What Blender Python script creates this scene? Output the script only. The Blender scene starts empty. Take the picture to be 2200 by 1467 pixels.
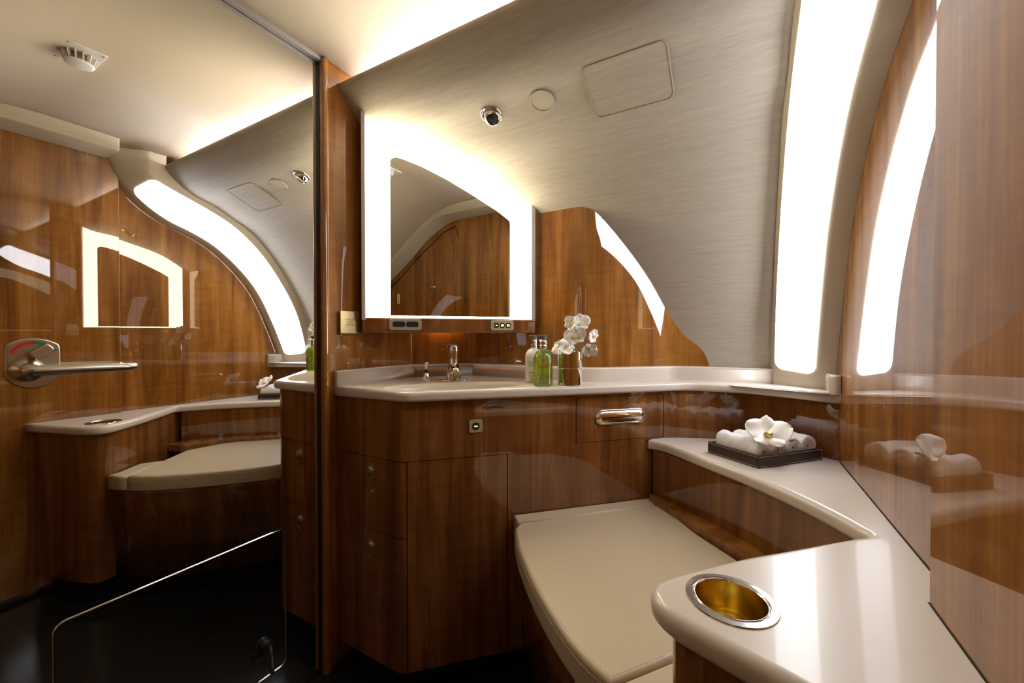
import bpy, bmesh, math, random
from mathutils import Vector, Matrix
random.seed(7)
scene = bpy.context.scene
COL = scene.collection
R = math.radians
E = 0.93                                   # eye height above the floor

# ------------------------------------------------------------------ camera, world, exposure
cam_d = bpy.data.cameras.new('camera'); cam_d.lens = 14.0; cam_d.sensor_width = 36.0
cam_d.clip_start = 0.01
cam = bpy.data.objects.new('camera', cam_d); COL.objects.link(cam)
cam.location = (0, 0, E); cam.rotation_euler = (R(90 - 0.65), 0, R(29.3))
scene.camera = cam
world = bpy.data.worlds.new('world'); scene.world = world; world.use_nodes = True
world.node_tree.nodes['Background'].inputs[0].default_value = (0.02, 0.02, 0.02, 1)
world.node_tree.nodes['Background'].inputs[1].default_value = 0.2
scene.view_settings.view_transform = 'Standard'; scene.view_settings.look = 'None'
scene.view_settings.exposure = 1.15; scene.view_settings.gamma = 1.0
scene.view_settings.use_curve_mapping = False
scene.cycles.max_bounces = 10; scene.cycles.glossy_bounces = 6; scene.cycles.diffuse_bounces = 5
scene.cycles.transmission_bounces = 8; scene.cycles.sample_clamp_indirect = 6.0
scene.cycles.use_adaptive_sampling = True; scene.cycles.adaptive_threshold = 0.03
L_STRIP, L_VANITY, L_COVE, L_AMBER = 5.6, 8.0, 24.0, 8.0   # lamp strengths

# ------------------------------------------------------------------ materials
def nmat(name):
    m = bpy.data.materials.new(name); m.use_nodes = True
    nt = m.node_tree; b = nt.nodes['Principled BSDF']
    return m, nt, b
def setp(b, **k):
    for n, v in k.items():
        n = n.replace('_', ' ')
        b.inputs[n].default_value = v
def simple(name, col, rough=0.4, metal=0.0, coat=0.0, spec=0.5, crough=0.03):
    m, nt, b = nmat(name)
    setp(b, Base_Color=(*col, 1), Roughness=rough, Metallic=metal, Coat_Weight=coat, Coat_Roughness=crough, Specular_IOR_Level=spec)
    return m
def emit(name, col, s):
    m, nt, b = nmat(name)
    setp(b, Base_Color=(0.8, 0.8, 0.8, 1), Roughness=0.4, Emission_Color=(*col, 1), Emission_Strength=s)
    return m
def tex_noise(nt, vec, scale, detail=4, rough=0.6, dist=0.0):
    n = nt.nodes.new('ShaderNodeTexNoise'); n.inputs['Scale'].default_value = scale
    n.inputs['Detail'].default_value = detail; n.inputs['Roughness'].default_value = rough
    n.inputs['Distortion'].default_value = dist
    nt.links.new(vec, n.inputs['Vector']); return n
def mapping(nt, sc, loc=(0, 0, 0)):
    g = nt.nodes.new('ShaderNodeNewGeometry'); mp = nt.nodes.new('ShaderNodeMapping')
    mp.inputs['Scale'].default_value = sc; mp.inputs['Location'].default_value = loc
    nt.links.new(g.outputs['Position'], mp.inputs['Vector']); return mp.outputs[0]
def wood(name, dark, mid, light, coat=1.0):
    m, nt, b = nmat(name); L = nt.links
    fine = tex_noise(nt, mapping(nt, (1, 1, 0.022)), 190, 5, 0.65)
    band = tex_noise(nt, mapping(nt, (1, 1, 0.09), (3, 1, 0)), 17, 4, 0.55, 0.8)
    curl = tex_noise(nt, mapping(nt, (1, 1, 4.0)), 13, 2, 0.5, 0.4)
    a = nt.nodes.new('ShaderNodeMath'); a.operation = 'MULTIPLY_ADD'
    a.inputs[1].default_value = 0.34; L.new(fine.outputs[0], a.inputs[0]); L.new(band.outputs[0], a.inputs[2])
    a2 = nt.nodes.new('ShaderNodeMath'); a2.operation = 'MULTIPLY_ADD'
    a2.inputs[1].default_value = 0.17; L.new(curl.outputs[0], a2.inputs[0]); L.new(a.outputs[0], a2.inputs[2])
    r = nt.nodes.new('ShaderNodeValToRGB'); e = r.color_ramp.elements
    e[0].position = 0.50; e[0].color = (*dark, 1); e[1].position = 0.94; e[1].color = (*light, 1)
    x = r.color_ramp.elements.new(0.74); x.color = (*mid, 1)
    L.new(a2.outputs[0], r.inputs[0]); L.new(r.outputs[0], b.inputs['Base Color'])
    setp(b, Roughness=0.42, Coat_Weight=coat, Coat_Roughness=0.012, Coat_IOR=1.8, Specular_IOR_Level=0.04)
    return m
M = {}
M['wood'] = wood('gloss_walnut_veneer', (0.120, 0.040, 0.007), (0.250, 0.094, 0.016), (0.36, 0.160, 0.036))
M['cabinet'] = wood('shaded_walnut_veneer', (0.085, 0.027, 0.007), (0.18, 0.064, 0.015), (0.27, 0.112, 0.030))  # the wall walnut again, darkened to put low-level shade into the colour
M['solid'] = simple('cream_solid_surface', (0.65, 0.575, 0.495), 0.30, coat=0.25, crough=0.05)
M['frame'] = simple('beige_moulding', (0.50, 0.43, 0.33), 0.38)
M['ceil'] = simple('ceiling_laminate', (0.66, 0.565, 0.435), 0.55, spec=0.25)
M['mirror'] = simple('mirror_glass', (0.86, 0.86, 0.85), 0.0, 1.0)
M['vmirror'] = simple('vanity_mirror_glass', (0.70, 0.69, 0.64), 0.004, 1.0)
M['chrome'] = simple('chrome', (0.82, 0.80, 0.77), 0.06, 1.0)
M['satin'] = simple('satin_nickel', (0.62, 0.56, 0.47), 0.26, 1.0)
M['bronze'] = simple('bronze', (0.36, 0.25, 0.14), 0.38, 0.75)
M['plate'] = simple('beige_metallic_plate', (0.46, 0.39, 0.28), 0.35, 0.25)
M['header'] = simple('grey_header', (0.26, 0.225, 0.19), 0.5)
M['pull_bronze'] = simple('light_bronze', (0.50, 0.35, 0.19), 0.30, 0.9)
M['grille'] = simple('beige_grille', (0.36, 0.315, 0.245), 0.5)
M['brass'] = simple('brass_plate', (0.66, 0.53, 0.27), 0.30, 1.0)
M['gold'] = simple('gold_anodised', (0.58, 0.42, 0.09), 0.27, 1.0)
M['steel'] = simple('brushed_steel', (0.62, 0.60, 0.58), 0.16, 1.0)
M['black'] = simple('black_rubber', (0.008, 0.008, 0.009), 0.45)
M['void'] = simple('dark_interior', (0.006, 0.004, 0.003), 0.9)
M['white'] = simple('white_plastic', (0.84, 0.82, 0.80), 0.35)
M['red'] = simple('red_paint', (0.55, 0.02, 0.015), 0.4)
M['green'] = simple('green_paint', (0.02, 0.22, 0.04), 0.4)
M['leather_dark'] = simple('dark_brown_leather', (0.040, 0.019, 0.018), 0.45)
M['stitch'] = simple('cream_thread', (0.62, 0.52, 0.42), 0.7)
M['engrave'] = simple('engraved_print', (0.30, 0.23, 0.11), 0.6)
M['display'] = simple('dark_display', (0.025, 0.034, 0.034), 0.15)
M['lamp_strip'] = emit('strip_light_diffuser', (0.90, 0.93, 1.0), L_STRIP)
M['lamp_vanity'] = emit('vanity_light_diffuser', (1.0, 0.90, 0.66), L_VANITY)
M['lamp_cove'] = emit('cove_light_tube', (0.90, 0.93, 1.0), L_COVE)
M['lamp_amber'] = emit('amber_lamp', (1.0, 0.40, 0.06), L_AMBER)
M['led_green'] = emit('green_button_light', (0.42, 0.85, 0.02), 0.8)
M['led_amber'] = emit('amber_button_light', (0.9, 0.5, 0.02), 0.8)
# woven textile sidewall
m, nt, b = nmat('woven_textile'); M['textile'] = m
n1 = tex_noise(nt, mapping(nt, (26, 420, 420)), 1.0, 3, 0.6)
n2 = tex_noise(nt, mapping(nt, (7, 120, 120)), 1.0, 2, 0.5)
mx = nt.nodes.new('ShaderNodeMath'); mx.operation = 'MULTIPLY_ADD'; mx.inputs[1].default_value = 0.5
nt.links.new(n2.outputs[0], mx.inputs[0]); nt.links.new(n1.outputs[0], mx.inputs[2])
rp = nt.nodes.new('ShaderNodeValToRGB'); rp.color_ramp.elements[0].position = 0.4; rp.color_ramp.elements[1].position = 1.1 - 0.1
rp.color_ramp.elements[0].color = (0.295, 0.255, 0.20, 1); rp.color_ramp.elements[1].color = (0.395, 0.345, 0.275, 1)
nt.links.new(mx.outputs[0], rp.inputs[0]); nt.links.new(rp.outputs[0], b.inputs['Base Color'])
bp = nt.nodes.new('ShaderNodeBump'); bp.inputs['Strength'].default_value = 0.12; bp.inputs['Distance'].default_value = 0.002
nt.links.new(n1.outputs[0], bp.inputs['Height']); nt.links.new(bp.outputs[0], b.inputs['Normal'])
setp(b, Roughness=0.62, Specular_IOR_Level=0.3)
# leather cushion
m, nt, b = nmat('cream_leather'); M['leather'] = m
n1 = tex_noise(nt, mapping(nt, (1, 1, 1)), 420, 2, 0.5)
bp = nt.nodes.new('ShaderNodeBump'); bp.inputs['Strength'].default_value = 0.06; bp.inputs['Distance'].default_value = 0.001
nt.links.new(n1.outputs[0], bp.inputs['Height']); nt.links.new(bp.outputs[0], b.inputs['Normal'])
setp(b, Base_Color=(0.53, 0.43, 0.285, 1), Roughness=0.42)
# dark speckled floor
m, nt, b = nmat('dark_speckled_floor'); M['floor'] = m
n1 = tex_noise(nt, mapping(nt, (1, 1, 1)), 900, 2, 0.8)
rp = nt.nodes.new('ShaderNodeValToRGB'); rp.color_ramp.elements[0].position = 0.55; rp.color_ramp.elements[1].position = 0.75
rp.color_ramp.elements[0].color = (0.011, 0.012, 0.011, 1); rp.color_ramp.elements[1].color = (0.085, 0.09, 0.072, 1)
nt.links.new(n1.outputs[0], rp.inputs[0]); nt.links.new(rp.outputs[0], b.inputs['Base Color'])
setp(b, Roughness=0.14)
# terry towel
m, nt, b = nmat('white_terry'); M['terry'] = m
n1 = tex_noise(nt, mapping(nt, (1, 1, 1)), 700, 3, 0.7); n2 = tex_noise(nt, mapping(nt, (1, 1, 1)), 120, 3, 0.7)
mx = nt.nodes.new('ShaderNodeMath'); mx.operation = 'ADD'
nt.links.new(n1.outputs[0], mx.inputs[0]); nt.links.new(n2.outputs[0], mx.inputs[1])
bp = nt.nodes.new('ShaderNodeBump'); bp.inputs['Strength'].default_value = 0.9; bp.inputs['Distance'].default_value = 0.002
nt.links.new(mx.outputs[0], bp.inputs['Height']); nt.links.new(bp.outputs[0], b.inputs['Normal'])
setp(b, Base_Color=(0.83, 0.81, 0.79, 1), Roughness=0.95)
# petals
m, nt, b = nmat('white_petal'); M['petal'] = m
setp(b, Base_Color=(0.92, 0.90, 0.85, 1), Roughness=0.5, Subsurface_Weight=0.15, Subsurface_Radius=(0.004, 0.004, 0.003))
M['lip'] = simple('yellow_lip', (0.75, 0.60, 0.16), 0.5)
M['lip_pale'] = simple('pale_lip', (0.80, 0.72, 0.50), 0.5)
M['stem'] = simple('green_stem', (0.10, 0.19, 0.035), 0.45)
# bottles
m, nt, b = nmat('clear_bottle_glass'); M['glass'] = m
setp(b, Base_Color=(0.97, 0.99, 0.95, 1), Roughness=0.02, Transmission_Weight=1.0, IOR=1.45)
m, nt, b = nmat('green_shower_gel'); M['gel'] = m
setp(b, Base_Color=(0.52, 0.72, 0.08, 1), Roughness=0.06, Transmission_Weight=0.72, IOR=1.36)
M['lotion'] = simple('white_bottle', (0.78, 0.77, 0.70), 0.25, coat=0.5)
M['ink_green'] = simple('green_ink', (0.28, 0.46, 0.08), 0.5)
M['ink_red'] = simple('red_ink', (0.65, 0.11, 0.06), 0.5)
M['cap_grey'] = simple('grey_pump_plastic', (0.13, 0.13, 0.125), 0.35)

# ------------------------------------------------------------------ helpers
ORG = {}
def link(o, parent, org):
    COL.objects.link(o)
    if parent is not None:
        o.parent = parent
    ORG[o] = org
    return o
def thing(name, loc, label=None, cat=None, group=None, kind=None):
    o = bpy.data.objects.new(name, None); o.empty_display_size = 0.02
    o.location = loc; link(o, None, Vector(loc))
    tag(o, label, cat, group, kind); return o
def tag(o, label=None, cat=None, group=None, kind=None):
    if label: o['label'] = label
    if cat: o['category'] = cat
    if group: o['group'] = group
    if kind: o['kind'] = kind
    return o
def mk(name, V, Fc, mat, parent=None, smooth=False, bevel=0, seg=3, angle=40, recalc=True):
    """world-space vertices; re-based on the root thing's origin when it has a parent"""
    org = ORG[parent] if parent is not None else Vector((0, 0, 0))
    me = bpy.data.meshes.new(name)
    me.from_pydata([Vector(v) - org for v in V], [], Fc)
    if recalc:
        bm = bmesh.new(); bm.from_mesh(me)
        bmesh.ops.remove_doubles(bm, verts=bm.verts, dist=1e-6)
        bmesh.ops.recalc_face_normals(bm, faces=bm.faces); bm.to_mesh(me); bm.free()
    me.materials.append(mat if not isinstance(mat, str) else M[mat])
    if smooth:
        for p in me.polygons: p.use_smooth = True
    o = bpy.data.objects.new(name, me); link(o, parent, org)
    if bevel:
        md = o.modifiers.new('round', 'BEVEL'); md.width = bevel; md.segments = seg
        md.limit_method = 'ANGLE'; md.angle_limit = R(angle)
        for p in me.polygons: p.use_smooth = True
        md.harden_normals = False
        w = o.modifiers.new('wn', 'WEIGHTED_NORMAL'); w.keep_sharp = False
    return o
class G:                                    # a geometry collector
    def __init__(s): s.v = []; s.f = []
    def add(s, V, F):
        n = len(s.v); s.v += [Vector(x) for x in V]; s.f += [tuple(i + n for i in f) for f in F]; return s
    def box(s, a, b):
        (x0, y0, z0), (x1, y1, z1) = a, b
        V = [(x, y, z) for z in (z0, z1) for y in (y0, y1) for x in (x0, x1)]
        return s.add(V, [(0, 2, 3, 1), (4, 5, 7, 6), (0, 1, 5, 4), (2, 6, 7, 3), (0, 4, 6, 2), (1, 3, 7, 5)])
    def prism(s, poly, z0, z1):
        n = len(poly)
        V = [(x, y, z0) for x, y in poly] + [(x, y, z1) for x, y in poly]
        F = [tuple(range(n))[::-1], tuple(range(n, 2 * n))] + [(i, (i + 1) % n, n + (i + 1) % n, n + i) for i in range(n)]
        return s.add(V, F)
    def mprism(s, poly, mat, d0, d1):       # polygon in a local frame (u,v), extruded along local w
        n = len(poly)
        V = [mat @ Vector((x, y, d0)) for x, y in poly] + [mat @ Vector((x, y, d1)) for x, y in poly]
        F = [tuple(range(n))[::-1], tuple(range(n, 2 * n))] + [(i, (i + 1) % n, n + (i + 1) % n, n + i) for i in range(n)]
        return s.add(V, F)
    def grid(s, rows, closed=False):
        h, w = len(rows), len(rows[0]); V = [p for r in rows for p in r]; F = []
        for i in range(h - 1):
            for j in range(w if closed else w - 1):
                F.append((i * w + j, i * w + (j + 1) % w, (i + 1) * w + (j + 1) % w, (i + 1) * w + j))
        return s.add(V, F)
    def lathe(s, prof, mat=Matrix(), n=28, cap=True):
        rows = [[mat @ Vector((r * math.cos(2 * math.pi * k / n), r * math.sin(2 * math.pi * k / n), z)) for k in range(n)] for r, z in prof]
        b = len(s.v); s.grid(rows, True)
        if cap:
            s.f.append(tuple(b + k for k in range(n))); s.f.append(tuple(b + (len(prof) - 1) * n + k for k in range(n)))
        return s
    def tube(s, path, r, n=10, closed=False):
        path = [Vector(p) for p in path]; m = len(path); rows = []
        rad = r if isinstance(r, (list, tuple)) else [r] * m
        up = None
        for i, p in enumerate(path):
            t = (path[(i + 1) % m] - path[i - 1]) if closed else (path[min(i + 1, m - 1)] - path[max(i - 1, 0)])
            t.normalize()
            if up is None:
                up = Vector((0, 0, 1)) if abs(t.z) < 0.9 else Vector((1, 0, 0))
            a = t.cross(up).normalized(); up = a.cross(t).normalized()
            rows.append([p + (a * math.cos(2 * math.pi * k / n) + up * math.sin(2 * math.pi * k / n)) * rad[i] for k in range(n)])
        if closed: rows.append(rows[0])
        b = len(s.v); s.grid(rows, True)
        if not closed:
            s.f.append(tuple(b + k for k in range(n))); s.f.append(tuple(b + (m - 1) * n + k for k in range(n)))
        return s
    def ribbon(s, path, z0, z1, th, zs=None):   # vertical slab: path is the visible face, thickness th to its left
        n = len(path); off = offset(path, th)
        V = [(x, y, z0) for x, y in path] + [(x, y, z1) for x, y in path] + [(x, y, z0) for x, y in off] + [(x, y, z1) for x, y in off]
        F = []
        for i in range(n - 1):
            F += [(i, i + 1, n + i + 1, n + i), (2 * n + i, 3 * n + i, 3 * n + i + 1, 2 * n + i + 1),
                  (n + i, n + i + 1, 3 * n + i + 1, 3 * n + i), (i, 2 * n + i, 2 * n + i + 1, i + 1)]
        F += [(0, n, 3 * n, 2 * n), (n - 1, 3 * n - 1, 4 * n - 1, 2 * n - 1)]
        return s.add(V, F)
    def build(s, name, mat, parent=None, **k): return mk(name, s.v, s.f, mat, parent, **k)
def offset(path, d):
    out = []; n = len(path)
    for i in range(n):
        a = Vector(path[max(i - 1, 0)]); p = Vector(path[i]); c = Vector(path[min(i + 1, n - 1)])
        t1 = (p - a).normalized() if i else (c - p).normalized(); t2 = (c - p).normalized() if i < n - 1 else t1
        n1 = Vector((-t1.y, t1.x)); n2 = Vector((-t2.y, t2.x)); m = (n1 + n2).normalized()
        out.append(tuple(p + m * d / max(0.5, m.dot(n1))))
    return out
def cr(pts, per=6):                         # Catmull-Rom through the points
    P = [Vector(p) for p in pts]; P = [2 * P[0] - P[1]] + P + [2 * P[-1] - P[-2]]; out = []
    for i in range(1, len(P) - 2):
        for k in range(per):
            t = k / per; a, b, c, d = P[i - 1:i + 3]
            out.append(0.5 * ((2 * b) + (c - a) * t + (2 * a - 5 * b + 4 * c - d) * t * t + (3 * b - a - 3 * c + d) * t ** 3))
    return out + [P[-2]]
def arc_corner(a, b, c, r, n=6):            # round the corner b of a 2-D path
    a, b, c = Vector(a), Vector(b), Vector(c); d1 = (a - b).normalized(); d2 = (c - b).normalized()
    ang = d1.angle(d2) / 2; l = r / math.tan(ang); ctr = b + (d1 + d2).normalized() * r / math.sin(ang)
    p, q = b + d1 * l - ctr, b + d2 * l - ctr; out = []
    tot = p.angle_signed(q)
    for k in range(n + 1):
        th = -tot * k / n
        out.append(tuple(ctr + Vector((p.x * math.cos(th) - p.y * math.sin(th), p.x * math.sin(th) + p.y * math.cos(th)))))
    return out
def rpath(pts, rad, closed=False, n=6):
    out = []; m = len(pts)
    for i, p in enumerate(pts):
        if not closed and i in (0, m - 1): out.append(tuple(p)); continue
        r = rad[i] if isinstance(rad, (list, tuple)) else rad
        out += arc_corner(pts[i - 1], p, pts[(i + 1) % m], r, n) if r > 0 else [tuple(p)]
    return out
def rrect(w, h, r, n=5, cx=0, cy=0):
    return rpath([(cx - w / 2, cy - h / 2), (cx + w / 2, cy - h / 2), (cx + w / 2, cy + h / 2), (cx - w / 2, cy + h / 2)], r, True, n)
def ellipse(a, b, n=32, cx=0, cy=0): return [(cx + a * math.cos(2 * math.pi * k / n), cy + b * math.sin(2 * math.pi * k / n)) for k in range(n)]
def frame(o, u, v):                         # local (u,v,w) frame: w = u x v
    u = Vector(u).normalized(); v = Vector(v); v = (v - u * v.dot(u)).normalized(); w = u.cross(v)
    return Matrix(((u.x, v.x, w.x, o[0]), (u.y, v.y, w.y, o[1]), (u.z, v.z, w.z, o[2]), (0, 0, 0, 1)))
def text(name, body, size, mat4, mat, parent, align='CENTER', ext=0.0002, wrap=None):
    c = bpy.data.curves.new(name, 'FONT'); c.body = body; c.size = size; c.align_x = align; c.align_y = 'CENTER'
    c.extrude = ext; c.resolution_u = 2
    t = bpy.data.objects.new(name, c); COL.objects.link(t)
    dg = bpy.context.evaluated_depsgraph_get(); me = bpy.data.meshes.new_from_object(t.evaluated_get(dg))
    bpy.data.objects.remove(t); bpy.data.curves.remove(c)
    V = [(wrap(v.co) if wrap else mat4 @ v.co) for v in me.vertices]; F = [tuple(p.vertices) for p in me.polygons]
    bpy.data.meshes.remove(me)
    return mk(name, V, F, mat, parent, recalc=False)

def offset_closed(path, d):
    out = []; n = len(path)
    for i in range(n):
        a = Vector(path[i - 1]); p = Vector(path[i]); c = Vector(path[(i + 1) % n])
        t1 = (p - a).normalized(); t2 = (c - p).normalized()
        n1 = Vector((-t1.y, t1.x)); n2 = Vector((-t2.y, t2.x)); m = n1 + n2
        m = m.normalized() if m.length > 1e-4 else n1
        out.append(tuple(p + m * d / max(0.55, m.dot(n1))))
    return out
def slab(name, outline, z0, z1, r, mat, parent, hole=None, rb=None, seg=6, free=None):
    '''rounded-edge slab; outline of (x, y); hole is a list of (x, y)'''
    pts = [outline[0]]; msk = [1.0]
    for k, p in enumerate(outline[1:], 1):
        if (Vector(p) - Vector(pts[-1])).length > 2e-4: pts.append(p); msk.append(1.0 if free is None or free[0] <= k < free[1] else 0.0)
    if free is not None and free[0] > 0: msk[0] = 0.0
    if (Vector(pts[0]) - Vector(pts[-1])).length < 2e-4: pts.pop(); msk.pop()
    area = sum(a[0] * b_[1] - b_[0] * a[1] for a, b_ in zip(pts, pts[1:] + pts[:1]))
    if area < 0: pts = pts[::-1]; msk = msk[::-1]
    rb = r if rb is None else rb; rings = []
    for k in range(seg + 1):
        a = math.pi / 2 * k / seg; rings.append((rb * (1 - math.sin(a)), z0 + rb * (1 - math.cos(a))))
    for k in range(seg + 1):
        a = math.pi / 2 * k / seg; rings.append((r * (1 - math.cos(a)), z1 - r * (1 - math.sin(a))))
    bm = bmesh.new(); n = len(pts); R_ = []
    for d, z in rings: R_.append([bm.verts.new((x, y, z)) for x, y in [Vector(a).lerp(Vector(b_), m_) for a, b_, m_ in zip(pts, offset_closed(pts, d), msk)]])
    for a, b_ in zip(R_, R_[1:]):
        for i in range(n): bm.faces.new((a[i], a[(i + 1) % n], b_[(i + 1) % n], b_[i]))
    caps = []
    for vs_, z in ((R_[0], z0), (R_[-1], z1)):
        ed = [bm.edges.get((vs_[i], vs_[(i + 1) % n])) for i in range(n)]
        if hole:
            hv = [bm.verts.new((x, y, z)) for x, y in hole]
            he = [bm.edges.new((hv[i], hv[(i + 1) % len(hv)])) for i in range(len(hv))]; caps.append(hv); ed += he
        bmesh.ops.triangle_fill(bm, use_beauty=True, edges=ed)
    if hole:
        m = len(hole)
        for i in range(m): bm.faces.new((caps[0][i], caps[0][(i + 1) % m], caps[1][(i + 1) % m], caps[1][i]))
    bm.verts.index_update(); V = [v.co.copy() for v in bm.verts]; F = [tuple(v.index for v in f.verts) for f in bm.faces]; bm.free()
    o = mk(name, V, F, mat, parent, smooth=True); org = ORG[o]
    for p in o.data.polygons:
        if abs(p.normal.z) > 0.9999: p.use_smooth = False
    return o
S2 = math.sqrt(0.5)
def diag(c, x): return (x, x + c)           # a point of the 45-degree plane y = x + c
def dframe(c, x, z): return frame((x, x + c, z), (S2, S2, 0), (0, 0, 1))   # w points at the room

# ------------------------------------------------------------------ the room
prof = cr([(0.83, E + .700), (0.775, E + .716), (0.756, E + .722), (0.7525, E + .714), (0.757, E + .702), (0.772, E + .683), (0.793, E + .663), (0.82, E + .642),
           (0.865, E + .620), (0.925, E + .601), (1.0, E + .565), (1.105, E + .503), (1.215, E + .383), (1.315, E + .232), (1.378, E + .10), (1.41, E - .01), (1.418, E - .10), (1.418, E - .17)], 5)
def prof_at(y):                             # point, inward normal of the sidewall at depth y (below the lip)
    for i in range(15, len(prof) - 1):
        a, b_ = prof[i], prof[i + 1]
        if a.x <= y <= b_.x and b_.x > a.x:
            t = (y - a.x) / (b_.x - a.x); p = a.lerp(b_, t); d = (b_ - a).normalized()
            return p, Vector((d.y, -d.x))   # inward (towards -y, -z)
    return prof[-1], Vector((-1, 0))
g = G(); g.box((-1.03, -0.36, -0.03), (0.26, 1.5, 0)); g.build('floor', 'floor'); bpy.data.objects['floor']['kind'] = 'structure'
tag(bpy.data.objects['floor'], 'dark speckled gloss floor of the washroom')
# ceiling: flat, bending down behind the camera
cy = cr([(1.5, E + .760), (0.9, E + .760), (0.5, E + .760), (0.36, E + .757), (0.26, E + .738), (0.16, E + .700), (0.05, E + .636), (-0.10, E + .53), (-0.25, E + .42), (-0.36, E + .34)], 5)
g = G(); g.grid([[(-1.03, p.x, p.y) for p in cy], [(0.26, p.x, p.y) for p in cy]])
o = g.build('ceiling', 'ceil', smooth=True); tag(o, kind='structure')
md = o.modifiers.new('thick', 'SOLIDIFY'); md.thickness = 0.02; md.offset = -1 if False else 1
# textile sidewall
g = G(); xs = [-0.99 + k * 0.06 for k in range(18)] + [0.0915]
g.grid([[(x, p.x, p.y) for p in prof] for x in xs])
o = g.build('wall_far', 'textile', smooth=True); tag(o, 'curved woven textile sidewall sloping up to the ceiling', kind='structure')
# timber lining behind the basin: side wall, corner chamfer, then a curl that dies into the textile sidewall
lin = [(-0.985, 0.7115), (-0.985, 1.04), (-0.83, 1.195), (-0.46, 1.195)]
lin = rpath([lin[0], lin[1], lin[2], (-0.395, 1.195), (-0.178, 1.403), (-0.03, 1.4235)], [0, 0.01, 0.01, 0.10, 0.15, 0], n=8)
g = G(); g.ribbon(lin, 0.0, E + 0.759, 0.012); o = g.build('wall_left', 'wood', bevel=0)
for p in o.data.polygons: p.use_smooth = True
md = o.modifiers.new('es', 'EDGE_SPLIT'); md.split_angle = R(30)
tag(o, 'gloss walnut lining around the basin corner', kind='structure')
# right wall: backing, fixed panel, thicker near panel and the closet leaf
g = G(); g.box((0.2265, -0.36, 0), (0.26, 1.5, E + .77)); wr = g.build('wall_right', 'wood'); tag(wr, 'gloss walnut partition on the right', kind='structure')
g = G(); g.box((0.198, 0.2875, 0.02), (0.2262, 0.638, E + .762)); g.build('panel', 'wood', wr, bevel=0.0015, seg=2)
pts = rpath([(-0.36, 0.02), (0.284, 0.02), (0.284, E + .60), (0.262, E + .668), (0.17, E + .645), (-0.05, E + .50), (-0.20, E + .385), (-0.36, E + .27)], [0, 0, .05, .03, .03, .1, .1, 0], True)
mat4 = frame((0.198, 0, 0), (0, 1, 0), (0, 0, 1))
g = G(); g.mprism(pts, mat4, 0.004, 0.028); g.build('panel', 'wood', wr, bevel=0.0012, seg=2)
pts = [(-0.36, E + .30), (-0.2, E + .40), (-0.05, E + .515), (0.17, E + .66), (0.262, E + .682), (0.284, E + .62), (0.284, E + .765), (-0.36, E + .765)]
g = G(); g.mprism(pts, mat4, 0.006, 0.028); g.build('panel', 'wood', wr)
# back wall behind the camera
g = G(); g.box((-1.03, -0.37, 0), (0.26, -0.345, E + .45)); wb = g.build('wall_back', 'wood'); tag(wb, 'walnut wall behind the viewpoint', kind='structure')
# ceiling beam on the right wall, following the ceiling down behind the camera
bl = cr([(0.605, E + .712), (0.45, E + .711), (0.29, E + .707), (0.20, E + .692), (0.12, E + .655), (0.028, E + .600), (-0.08, E + .515), (-0.183, E + .44), (-0.29, E + .37)], 5)
up = cr([(0.605, E + .77), (0.45, E + .77), (0.29, E + .765), (0.20, E + .745), (0.12, E + .715), (0.028, E + .66), (-0.08, E + .585), (-0.183, E + .51), (-0.29, E + .435)], 5)
rows = [[(0.063, a.x, a.y), (0.2, a.x, a.y), (0.2, a.x, b_.y), (0.063, a.x, b_.y)] for a, b_ in zip(bl, up)]
g = G(); g.grid(rows, True); g.f += [(0, 1, 2, 3), tuple(len(rows) * 4 - 4 + k for k in range(4))]
o = g.build('trim_1', 'frame', bevel=0.008, seg=3); tag(o, 'beige ceiling beam along the right wall', kind='structure')
# door post, seal and header by the mirror door
g = G(); g.prism(rpath([(-1.002, 0.697), (-0.974, 0.695), (-0.974, 0.7105), (-1.002, 0.7105)], [0, .0075, .003, 0], True, 6), 0, E + .757)
o = g.build('trim_2', 'wood', smooth=False, bevel=0); tag(o, 'slim rounded walnut door post beside the mirror', kind='structure')
for p in o.data.polygons: p.use_smooth = abs(p.normal.z) < .5
md = o.modifiers.new('es', 'EDGE_SPLIT'); md.split_angle = R(35)
g = G(); g.box((-1.002, 0.6945, 0), (-0.993, 0.6968, E + .75)); g.build('rubber_seal', 'black', o)
g = G(); g.box((-1.0, -0.30, E + .749), (-0.984, 0.6965, E + .764)); o = g.build('trim_3', 'header', bevel=0.002); tag(o, 'narrow grey header above the mirror', kind='structure')
g = G(); g.box((-1.06, -0.36, 0), (-1.022, 0.72, E + .77)); o = g.build('wall_mirror_side', 'void'); tag(o, 'partition carrying the mirror door', kind='structure')

# ------------------------------------------------------------------ mirror door
door = thing('door_1', (-1.0, 0.2, 0), 'full-height mirror door with lever handle and low inset panel', None, kind='structure')
g = G(); g.box((-1.02, -0.345, 0.004), (-1.0, 0.6940, E + .7485)); g.build('mirror_panel', 'mirror', door)
loop = rpath([(0.202, E - .835), (0.598, E - .835), (0.598, E - .486), (0.202, E - .486)], 0.016, True, 6)
g = G(); g.tube([(-0.9995, a, b_) for a, b_ in loop], 0.0018, 6, True); g.build('bead', 'chrome', door, smooth=True)
HF = frame((-1.0, 0, E), (0, 1, 0), (0, 0, 1))          # u = y, v = z - E, w = +x
hd = mk('door_handle', *(lambda g: (g.v, g.f))(G().mprism(
    [(0.184 + 0.041 * math.cos(a), -0.043 + 0.041 * math.sin(a)) for a in [R(t) for t in range(48, 133, 7)]][::1] +
    [(0.155, -0.020), (0.1545, -0.05)] + [(0.183 + 0.030 * math.cos(a), -0.054 + 0.030 * math.sin(a)) for a in [R(t) for t in range(190, 351, 10)]] + [(0.2135, -0.05), (0.213, -0.020)],
    HF, 0.0, 0.007)), 'satin', door, bevel=0.002, seg=3)
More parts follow.
